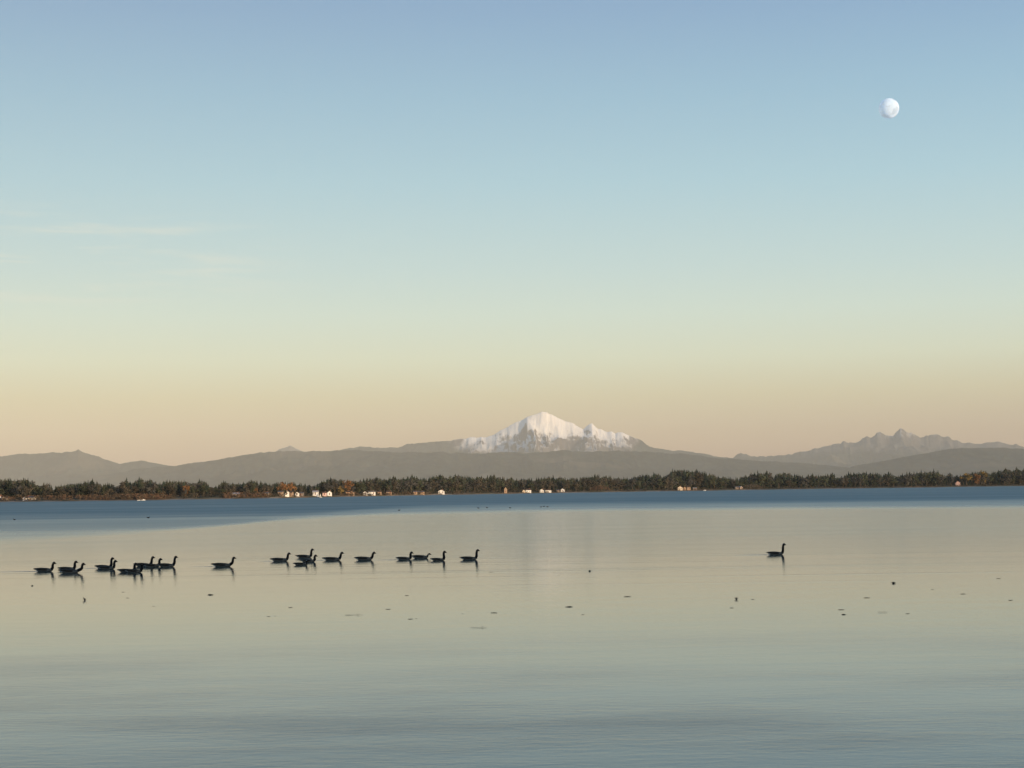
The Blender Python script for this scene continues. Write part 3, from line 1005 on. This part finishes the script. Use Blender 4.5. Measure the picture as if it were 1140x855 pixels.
def boat(px, py, L, label, sail=False, cabin=True):
    D = shore(px) - 8
    tx, _ = ray(px, horizon(px))
    root = empty('sailboat' if sail else 'motorboat', (tx * D, D, 0.02), random.uniform(-0.4, 0.4))
    tag(root, label, 'boat')
    link('hull', mesh('hull', *hull_geo(L, L * 0.32, L * 0.14), [M_hull], smooth=False), root)
    if sail:
        V, Fc = cone_trunk(0.06, 0.03, 4.2)
        link('mast', mesh('mast', V, Fc, [M_trim]), root)
        V = [(-0.1, 0.03, 0.9), (-1.5, 0.03, 0.95), (-0.1, 0.03, 4.0), (-0.1, -0.03, 0.9), (-1.5, -0.03, 0.95), (-0.1, -0.03, 4.0)]
        link('sail', mesh('sail', V, [(0, 1, 2), (5, 4, 3), (0, 3, 4, 1), (1, 4, 5, 2), (2, 5, 3, 0)], [M_sail]), root)
    elif cabin:
        c = link('cabin', box_me('cabin', (L * 0.08, 0, L * 0.24), (L * 0.34, L * 0.22, L * 0.18), M_hull), root)
        link('window', box_me('cabin_window', (L * 0.08, 0, L * 0.27), (L * 0.35, L * 0.23, L * 0.06), M_glass), c)
        link('deck', box_me('deck', (-L * 0.22, 0, L * 0.12), (L * 0.3, L * 0.2, 0.06), M_deck), root)


boat(357, 553, 3.0, 'small white sailboat in front of the bright white box house', sail=True)
boat(159.5, 557, 3.6, 'small white motorboat moored at the end of the rust coloured bank')
boat(154.5, 557, 3.0, 'smaller white skiff left of the moored motorboat', cabin=False)
boat(784.5, 546, 5.5, 'white motorboat moored right of the tall clump houses')

# ------------------------------------------------------------------ geese
M_gdark = simple_mat('goose_black', (0.012, 0.011, 0.011), 0.7, 0.2, 14, spec=0.2)
M_gback = simple_mat('goose_brown', (0.066, 0.050, 0.036), 0.85, 0.4, 16)
M_gflank = simple_mat('goose_flank', (0.17, 0.145, 0.115), 0.85, 0.3, 14)
M_gwhite = simple_mat('goose_white', (0.42, 0.40, 0.37), 0.8, 0.1, 10)


def goose_mesh(L, HT, lean=0.0, low=False, plump=1.0):
    """One swimming goose, tail at x=0, bill at x=L, waterline z=0. HT: top of head. lean: neck leans forward."""
    nb = 14
    bl = L * (0.80 - 0.07 * max(lean, 0))                # tail to breast
    hb = 0.168 * plump * L / 1.03
    rings = []                                            # centre, tangent, half width, half height, kind
    spine = [(0.00, 0.128, 0.012, 0.010), (0.05, 0.130, 0.045, 0.020), (0.12, 0.118, 0.080, 0.050), (0.22, 0.098, 0.115, 0.090), (0.36, 0.080, 0.142, 0.128), (0.52, 0.078, 0.152, 0.142), (0.68, 0.072, 0.146, 0.138), (0.82, 0.068, 0.125, 0.118), (0.92, 0.078, 0.098, 0.100)]
    k = hb / 0.215
    for fx, cz, hw, hh in spine:
        rings.append([Vector((fx * bl, 0, cz * k)), hw * k, hh * k, 'body'])
    hx = L - 0.128                                        # head centre
    top = HT - 0.058
    if low:
        pts = [(bl * 0.985, 0.12 * k, 0.066), (bl * 1.01, 0.16 * k, 0.044), (bl * 1.03, 0.19 * k + 0.01, 0.036), (hx - 0.05, top - 0.015, 0.034), (hx, top, 0.040)]
    else:
        bx_ = bl * 0.985
        pts = [(bx_, 0.118 * k, 0.072)]
        x_a, x_b = bx_ + 0.012 + 0.05 * lean, hx - 0.028
        for f in (0.22, 0.42, 0.62, 0.82):
            s = f * f * (3 - 2 * f) if lean < 0.45 else 1 - (1 - f) ** (1.5 + lean)
            pts.append((x_a + (x_b - x_a) * s + 0.012 * math.sin(f * 6.28), 0.13 * k + (top - 0.02 - 0.13 * k) * f, 0.072 - 0.022 * f))
        pts += [(x_b + 0.008, top - 0.016, 0.054), (hx, top - 0.006, 0.062)]
    for x, z, r in pts:
        rings.append([Vector((x, 0, z)), r, r * 1.02, 'neck'])
    rings += [[Vector((hx + 0.035, 0, top - 0.013)), 0.052, 0.053, 'head'], [Vector((hx + 0.062, 0, top - 0.022)), 0.031, 0.035, 'head'], [Vector((hx + 0.085, 0, top - 0.031)), 0.019, 0.019, 'bill'], [Vector((hx + 0.112, 0, top - 0.042)), 0.014, 0.012, 'bill'], [Vector((hx + 0.128, 0, top - 0.048)), 0.004, 0.003, 'bill']]
    V, Fc, Id = [], [], []
    ns = 12
    for i, (c, a, b, kd) in enumerate(rings):
        p, q = rings[max(0, i - 1)][0], rings[min(len(rings) - 1, i + 1)][0]
        tg = (q - p).normalized()
        sd = Vector((0, 1, 0))
        n_ = sd.cross(tg) * -1.0
        if n_.length < 1e-6:
            n_ = Vector((0, 0, 1))
        n_.normalize()
        for j in range(ns):
            an = 2 * math.pi * j / ns
            V.append(tuple(c + sd * a * math.cos(an) + n_ * b * math.sin(an)))
    for i in range(len(rings) - 1):
        kd = rings[i + 1][3]
        for j in range(ns):
            Fc.append((i * ns + j, i * ns + (j + 1) % ns, (i + 1) * ns + (j + 1) % ns, (i + 1) * ns + j))
            zc = (V[Fc[-1][0]][2] + V[Fc[-1][2]][2]) / 2 - rings[i][0].z
            if kd == 'body':
                mi = 1 if zc > -0.02 else (2 if i > 2 else 3)
                if i < 2:
                    mi = 0 if zc > 0 else 3
                if i >= 6:
                    mi = 2 if zc < 0.03 else 1
            elif kd == 'neck':
                mi = 2 if i <= 8 else 0
                nlast = len(rings) - 6
                if i in (nlast, nlast - 1) and abs(V[Fc[-1][0]][1]) > 0.02 and zc < 0.01:
                    mi = 3
            else:
                mi = 0
            Id.append(mi)
    Fc.append(tuple(range(ns)))
    Id.append(0)
    Fc.append(tuple((len(rings) - 1) * ns + j for j in reversed(range(ns))))
    Id.append(0)
    # folded wings, tips crossing over the tail, a little proud of the back
    for sy in (-1, 1):
        i0 = len(V)
        wn = [(0.86, 0.055, 0.100, 0.03), (0.72, 0.130, 0.140, 0.075), (0.52, 0.150, 0.165, 0.095), (0.32, 0.128, 0.178, 0.085), (0.16, 0.070, 0.185, 0.050), (0.02, 0.022, 0.190, 0.020), (-0.03, 0.010, 0.188, 0.006)]
        for fx, yy, zz, hh in wn:
            V += [(fx * bl, sy * (yy + 0.012) * k, (zz - hh) * k), (fx * bl, sy * (yy + 0.020) * k, zz * k), (fx * bl, sy * max(0.0, yy - 0.05) * k, (zz + hh * 0.55) * k), (fx * bl, sy * max(0.0, yy - 0.06) * k, (zz - hh * 0.3) * k)]
        for a in range(len(wn) - 1):
            for b in range(4):
                Fc.append((i0 + a * 4 + b, i0 + a * 4 + (b + 1) % 4, i0 + (a + 1) * 4 + (b + 1) % 4, i0 + (a + 1) * 4 + b))
                Id.append(1)
        Fc += [tuple(i0 + b for b in range(4)), tuple(i0 + (len(wn) - 1) * 4 + b for b in reversed(range(4)))]
        Id += [1, 1]
    # tail fan
    i0 = len(V)
    V += [(0.10 * bl, -0.06 * k, 0.140 * k), (-0.03 * bl, -0.05 * k, 0.165 * k), (-0.045 * bl, 0, 0.170 * k), (-0.03 * bl, 0.05 * k, 0.165 * k), (0.10 * bl, 0.06 * k, 0.140 * k)]
    V += [(x, y, z - 0.012) for x, y, z in V[i0:i0 + 5]]
    Fc += [(i0, i0 + 1, i0 + 2, i0 + 3, i0 + 4), (i0 + 9, i0 + 8, i0 + 7, i0 + 6, i0 + 5)] + [(i0 + a, i0 + 5 + a, i0 + 5 + (a + 1) % 5, i0 + (a + 1) % 5) for a in range(5)]
    Id += [0] * 7
    return mesh('goose', V, Fc, [M_gdark, M_gback, M_gflank, M_gwhite], Id, smooth=True)


GEESE = [  # tail x, bill x, waterline y, head top y, lean, low, label
    (39.0, 64.0, 636.8, 626.0, 0.2, False, 'leftmost goose of the flock, swimming alone at its tail end'),
    (65.5, 88.0, 635.4, 624.9, 0.1, False, 'goose half hidden behind the forward leaning goose near the left end'),
    (66.4, 96.8, 638.4, 627.2, 1.2, False, 'goose leaning its neck forward, nearest of the pair near the left end'),
    (106.6, 129.0, 633.2, 621.0, 0.1, False, 'plump goose just behind the straight necked one in the left cluster'),
    (109.0, 132.0, 634.4, 624.0, 0.0, False, 'straight necked goose beside the plump one in the left cluster'),
    (131.6, 155.0, 637.6, 627.0, 0.1, False, 'front goose of the dense left cluster with a long low back'),
    (149.8, 173.9, 631.2, 619.8, 0.3, False, 'goose with a high rounded back at the rear of the dense cluster'),
    (139.5, 162.6, 638.0, 627.4, 0.2, False, 'goose overlapping the low backed one in the dense cluster'),
    (160.0, 182.0, 631.8, 622.0, 0.0, False, 'short necked goose in the middle of three at the right of the dense cluster'),
    (175.5, 199.4, 631.6, 619.4, 0.3, False, 'tall necked goose leading the dense left cluster'),
    (236.4, 264.2, 631.4, 620.3, 0.6, False, 'single goose alone between the left and the middle clusters'),
    (301.6, 324.8, 625.4, 615.7, 0.1, False, 'goose just left of the stacked trio in the middle'),
    (329.8, 350.6, 621.6, 611.3, 0.1, False, 'farthest goose of the stacked trio in the middle'),
    (334.4, 354.4, 626.4, 618.0, 0.2, False, 'middle goose of the stacked trio with its head up'),
    (326.8, 345.0, 629.8, 623.2, 0.0, True, 'goose with lowered head, nearest of the stacked trio'),
    (359.4, 383.8, 624.4, 614.9, 0.15, False, 'slender goose alone right of the stacked trio'),
    (395.2, 419.4, 624.2, 614.8, 0.4, False, 'goose alone midway between the trio and the right row of four'),
    (441.0, 461.0, 623.8, 614.6, 0.0, False, 'rear goose of the right row, followed by a faint wake'),
    (458.0, 480.6, 622.2, 616.2, 0.0, True, 'goose with lowered head, second of the right row'),
    (479.2, 497.8, 624.8, 613.8, 0.0, False, 'third goose of the right row, neck bent upright'),
    (512.2, 534.6, 623.8, 612.0, 0.0, False, 'goose leading the whole flock at the right of the row'),
    (853.0, 875.0, 618.2, 605.4, 0.2, False, 'lone goose swimming far ahead of the flock on the right'),
]
for tx_, bx_, wy, hy, lean, low, lab in GEESE:
    p = on_water((tx_ + bx_) / 2, wy - 0.6)
    k = p.y / F
    L = (bx_ - tx_) * k
    me = goose_mesh(L, (wy - hy) * k, lean, low, 1.0 if L < 1.12 else 0.92)
    o = link('goose', me, loc=(on_water(tx_, wy - 0.6).x, p.y, 0.0))
    o.rotation_euler.z = random.uniform(-0.05, 0.05)
    tag(o, lab, 'goose', 'geese swimming in a line')


# low ripples the swimming geese leave behind them
M_wake = bpy.data.materials.new('wake_water')
M_wake.use_nodes = True
_t = NT(M_wake.node_tree)
_p = _t.n('BsdfPrincipled')
_p.inputs['Base Color'].default_value = (0.014, 0.036, 0.036, 1)
_p.inputs['IOR'].default_value = 1.333
_p.inputs['Roughness'].default_value = 0.16
_o = _t.n('OutputMaterial')
_t.put(_o.inputs[0], _p.outputs[0])
V, Fc = [], []
for q, L in ((0, 3.0), (3, 1.6), (10, 1.4), (11, 0.9), (15, 1.1), (17, 1.6), (21, 1.9)):
    a, b, wy = GEESE[q][:3]
    p0 = on_water(a, wy - 0.6)
    for sgn in (-1, 1):
        i = len(V)
        nn = 22
        for k_ in range(nn):
            f = k_ / (nn - 1)
            x = p0.x + 0.25 - L * f
            y = p0.y + sgn * (0.10 + 0.16 * f * L) + 0.02 * math.sin(9 * f * L)
            hh = 0.009 * (1 - f) * (0.75 + 0.25 * math.sin(25 * f * L)) + 0.001
            wd = 0.05 + 0.03 * f
            V += [(x, y - wd, -0.004), (x, y - wd * 0.4, hh * 0.75), (x, y, hh), (x, y + wd * 0.4, hh * 0.75), (x, y + wd, -0.004)]
        for k_ in range(nn - 1):
            Fc += [(i + k_ * 5 + u, i + k_ * 5 + u + 1, i + (k_ + 1) * 5 + u + 1, i + (k_ + 1) * 5 + u) for u in range(4)]
tag(link('water_ripples', mesh('water_ripples', V, Fc, [M_wake], smooth=True)), 'faint low wake ripples trailing behind the swimming geese', 'ripples', kind='stuff')

# ------------------------------------------------------------------ far ducks
def duck_mesh():
    V, Fc = [], []
    ns = 8
    prof = [(0.0, 0.10, 0.012, 0.010), (0.06, 0.085, 0.05, 0.03), (0.16, 0.06, 0.085, 0.07), (0.28, 0.055, 0.09, 0.075), (0.36, 0.07, 0.065, 0.065), (0.39, 0.12, 0.035, 0.035), (0.405, 0.17, 0.030, 0.030), (0.435, 0.175, 0.026, 0.022), (0.47, 0.165, 0.014, 0.008)]
    for x, z, a, b in prof:
        V += [(x, a * math.cos(2 * math.pi * j / ns), z + b * math.sin(2 * math.pi * j / ns)) for j in range(ns)]
    for i in range(len(prof) - 1):
        Fc += [(i * ns + j, i * ns + (j + 1) % ns, (i + 1) * ns + (j + 1) % ns, (i + 1) * ns + j) for j in range(ns)]
    Fc += [tuple(range(ns)), tuple((len(prof) - 1) * ns + j for j in reversed(range(ns)))]
    return mesh('duck', V, Fc, [M_gdark], smooth=True)


dme = duck_mesh()
DUCKS = [(17.5, 579, 'tiny dark duck far out near the left edge on the blue water'), (163, 576.8, 'tiny dark duck on the blue water beyond the dense goose cluster'), (442.8, 568.5, 'tiny dark duck beyond the rear goose of the right row'),
         (534, 566, 'tiny dark duck beyond the leading goose, left of a near pair'), (543.5, 565.6, 'tiny dark duck, right one of the pair beyond the leading goose'), (569.3, 565.8, 'tiny dark duck alone left of the far trio'),
         (601, 564.8, 'tiny dark duck, leftmost of the far trio below the volcano'), (604, 564.2, 'tiny dark duck in the middle of the far trio below the volcano'), (608, 564.6, 'tiny dark duck, rightmost of the far trio below the volcano')]
for px, py, lab in DUCKS:
    p = on_water(px, py)
    o = link('duck', dme, loc=p)
    o.rotation_euler.z = random.choice([0, math.pi]) + random.uniform(-0.6, 0.6)
    o.scale = (1.25, 1.25, 1.25)
    tag(o, lab, 'duck', 'distant ducks on the blue water')

# ------------------------------------------------------------------ floating bits
M_weed = simple_mat('dark_weed', (0.022, 0.020, 0.014), 0.6, 0.3, 30)
M_leaf = simple_mat('dead_leaf', (0.06, 0.038, 0.018), 0.8, 0.3, 30)


def leaf_mesh(L, curl):
    V, Fc = [], []
    n, mm = 9, 4
    for i in range(n):
        f = i / (n - 1)
        wd = L * 0.30 * math.sin(math.pi * (0.04 + 0.94 * f)) ** 0.8
        for j in range(mm + 1):
            g = j / mm * 2 - 1
            V.append((L * (f - 0.5), wd * g, 0.006 + curl * L * (2 * f - 1) ** 2 + curl * L * 0.55 * g * g))
    for i in range(n - 1):
        for j in range(mm):
            a = i * (mm + 1) + j
            Fc.append((a, a + 1, a + mm + 2, a + mm + 1))
    b = len(V)
    V += [(x, y, z - 0.004) for x, y, z in V[:b]]
    Fc += [tuple(b + q for q in reversed(f)) for f in list(Fc)]
    return mesh('floating_leaf', V, Fc, [M_leaf], smooth=True)


def tuft_mesh(L, H, nb, seed, core=1.0):
    rd = random.Random(seed)
    V, Fc = [], []
    for q in range(nb):
        a = rd.choice([0, math.pi]) + rd.uniform(-0.7, 0.7)
        l = L * rd.uniform(0.25, 0.62)
        h = H * rd.uniform(0.1, 0.7)
        o0 = Vector((rd.gauss(0, L * 0.10), rd.gauss(0, L * 0.10), -0.01))
        d = Vector((math.cos(a), math.sin(a), 0))
        s = Vector((-math.sin(a), math.cos(a), 0))
        i = len(V)
        r = L * 0.035 + 0.003
        for k in range(5):
            f = k / 4
            c = o0 + d * l * f + Vector((0, 0, 0.012 + h * math.sin(math.pi * f * 0.9)))
            rr = r * (1 - 0.75 * f)
            V += [tuple(c + s * rr), tuple(c + Vector((0, 0, rr))), tuple(c - s * rr)]
        for k in range(4):
            Fc += [(i + k * 3 + u, i + k * 3 + (u + 1) % 3, i + (k + 1) * 3 + (u + 1) % 3, i + (k + 1) * 3 + u) for u in range(3)]
    i0, nu_, nv_ = len(V), 10, 5            # matted core
    for b in range(nv_):
        ph = math.pi * b / (nv_ - 1)
        for a in range(nu_):
            an = 2 * math.pi * a / nu_
            q = rd.uniform(0.75, 1.2)
            V.append((L * 0.30 * core * q * math.sin(ph) * math.cos(an), L * 0.22 * core * q * math.sin(ph) * math.sin(an), 0.004 + H * 0.75 * core * q * math.cos(ph)))
    for b in range(nv_ - 1):
        for a in range(nu_):
            Fc.append((i0 + b * nu_ + a, i0 + (b + 1) * nu_ + a, i0 + (b + 1) * nu_ + (a + 1) % nu_, i0 + b * nu_ + (a + 1) % nu_))
    return mesh('floating_weed', V, Fc, [M_weed])


def twig_mesh(L, seed):
    rd = random.Random(seed)
    V, Fc = [], []

    def tube(pts, r0, r1):
        i = len(V)
        for k, p in enumerate(pts):
            r = r0 + (r1 - r0) * k / (len(pts) - 1)
            for u in range(5):
                V.append((p[0], p[1] + r * math.cos(u * 1.2566), p[2] + r * math.sin(u * 1.2566)))
        for k in range(len(pts) - 1):
            Fc.extend((i + k * 5 + u, i + k * 5 + (u + 1) % 5, i + (k + 1) * 5 + (u + 1) % 5, i + (k + 1) * 5 + u) for u in range(5))
    tube([(L * (k / 6 - 0.5), rd.uniform(-.03, .03) * L, 0.006 + rd.uniform(0, 0.012)) for k in range(7)], 0.0035, 0.002)
    tube([(L * 0.15, 0, 0.01), (L * 0.22, 0.05, 0.03), (L * 0.27, 0.08, 0.03)], 0.004, 0.002)
    return mesh('floating_twig', V, Fc, [M_weed])


BITS = [  # px, py, kind, size in px (w), height px, label
    (94.5, 668, 'tuft', 4.5, 6, 'upright dark curl of weed below the left pair of geese'),
    (36, 652, 'tuft', 2.5, 2, 'tiny dark speck of weed below the leftmost goose'),
    (234, 662, 'tuft', 7, 2, 'double dark clump of weed below the single goose'),
    (323.4, 676, 'leaf', 4.5, 1.5, 'small dark leaf below the stacked trio of geese'),
    (299, 686.2, 'leaf', 4.5, 1, 'flat dark leaf left of a smaller speck below the trio'),
    (306.3, 685.6, 'leaf', 2.4, 1, 'smaller speck right of the flat dark leaf below the trio'),
    (137, 659, 'leaf', 3.5, 1, 'faint leaf under the dense goose cluster'),
    (142, 665.5, 'leaf', 4, 1, 'faint lower leaf under the dense goose cluster'),
    (171, 674.6, 'leaf', 3, 1, 'tiny leaf well below the dense goose cluster'),
    (453, 662.8, 'leaf', 5, 1, 'thin leaf below the rear goose of the right row'),
    (394, 684.6, 'twig', 20, 1, 'long thin twig lying flat below the middle geese'),
    (457, 689, 'leaf', 6, 1, 'brown leaf right of the long thin twig'),
    (463.5, 688.4, 'leaf', 2.5, 1, 'speck beside the brown leaf right of the long twig'),
    (432, 678, 'leaf', 6, 1, 'pale brown leaf between the long twig and the right row'),
    (515, 683, 'leaf', 2.5, 1, 'speck of leaf left of the flat one below the leading goose'),
    (550, 682, 'leaf', 7, 1.2, 'flat leaf below and right of the leading goose'),
    (533, 698.8, 'twig', 18, 1.4, 'thin twig with a dark knob below the leading goose'),
    (546.5, 636.8, 'leaf', 4, 1, 'thin leaf just below and right of the leading goose'),
    (656.5, 635.6, 'tuft', 3.4, 3.2, 'round black clump of weed right of the leading goose'),
    (698.5, 664, 'leaf', 8, 1.3, 'long flat leaf between the goose flock and the lone goose'),
    (634, 675.4, 'tuft', 8, 1.6, 'flat dark weed with a bump, below the volcano reflection'),
    (624.5, 606.6, 'leaf', 3, 1, 'tiny dark speck on the sheen below the volcano'),
    (649, 684, 'leaf', 3.5, 1, 'small leaf beside the flat dark weed below the volcano reflection'),
    (820, 667, 'tuft', 5, 4.5, 'dark upright sprig below the lone goose'),
    (814.5, 676.5, 'leaf', 4, 1.2, 'dark leaf under the upright sprig'),
    (838, 667, 'leaf', 4, 0.9, 'faint leaf right of the upright sprig'),
    (994.8, 649.2, 'tuft', 5, 4.2, 'round dark clump of weed right of the lone goose'),
    (1111.7, 643.8, 'leaf', 4.4, 1.5, 'dark leaf near the right edge, the higher of two'),
    (1125, 668, 'leaf', 5, 1.6, 'dark leaf near the right edge, the lower of two'),
    (936.5, 678.6, 'leaf', 7, 1, 'upper of two leaves left of the weed bits at the right'),
    (939, 684, 'tuft', 5, 1.6, 'dark weed just under a leaf, below the round dark clump'),
    (965, 665.3, 'leaf', 7, 1, 'brown leaf straight below the round dark clump of weed'),
    (982.5, 681.6, 'twig', 10, 1.2, 'short dark twig below the round dark clump'),
    (1010.5, 683, 'leaf', 5, 0.9, 'pale leaf right of the short dark twig'),
    (1038, 656, 'leaf', 3.5, 0.8, 'faint speck of leaf right of the round dark clump'),
    (1072, 661, 'leaf', 6, 0.9, 'faint thin leaf left of the lower dark leaf'),
]
for i, (px, py, kd, wpx, hpx, lab) in enumerate(BITS):
    p = on_water(px, py + 0.3)
    k = p.y / F
    if kd == 'leaf':
        me, nm, cat = leaf_mesh(wpx * k, 0.015 + 0.03 * (hpx > 1.1)), 'floating_leaf', 'leaf'
    elif kd == 'tuft':
        me, nm, cat = tuft_mesh(wpx * k, hpx * k * 0.5 * (1.7 if 'upright' in lab else 1.0), 16, 500 + i, 0.5 if 'upright' in lab else 1.0), 'floating_weed', 'weed'
    else:
        me, nm, cat = twig_mesh(wpx * k, 700 + i), 'floating_twig', 'twig'
    o = link(nm, me, loc=p)
    o.rotation_euler.z = random.uniform(-0.25, 0.25)
    tag(o, lab, cat, {'leaf': 'leaves floating on the bay', 'weed': 'bits of weed floating on the bay', 'twig': 'twigs floating on the bay'}[cat])
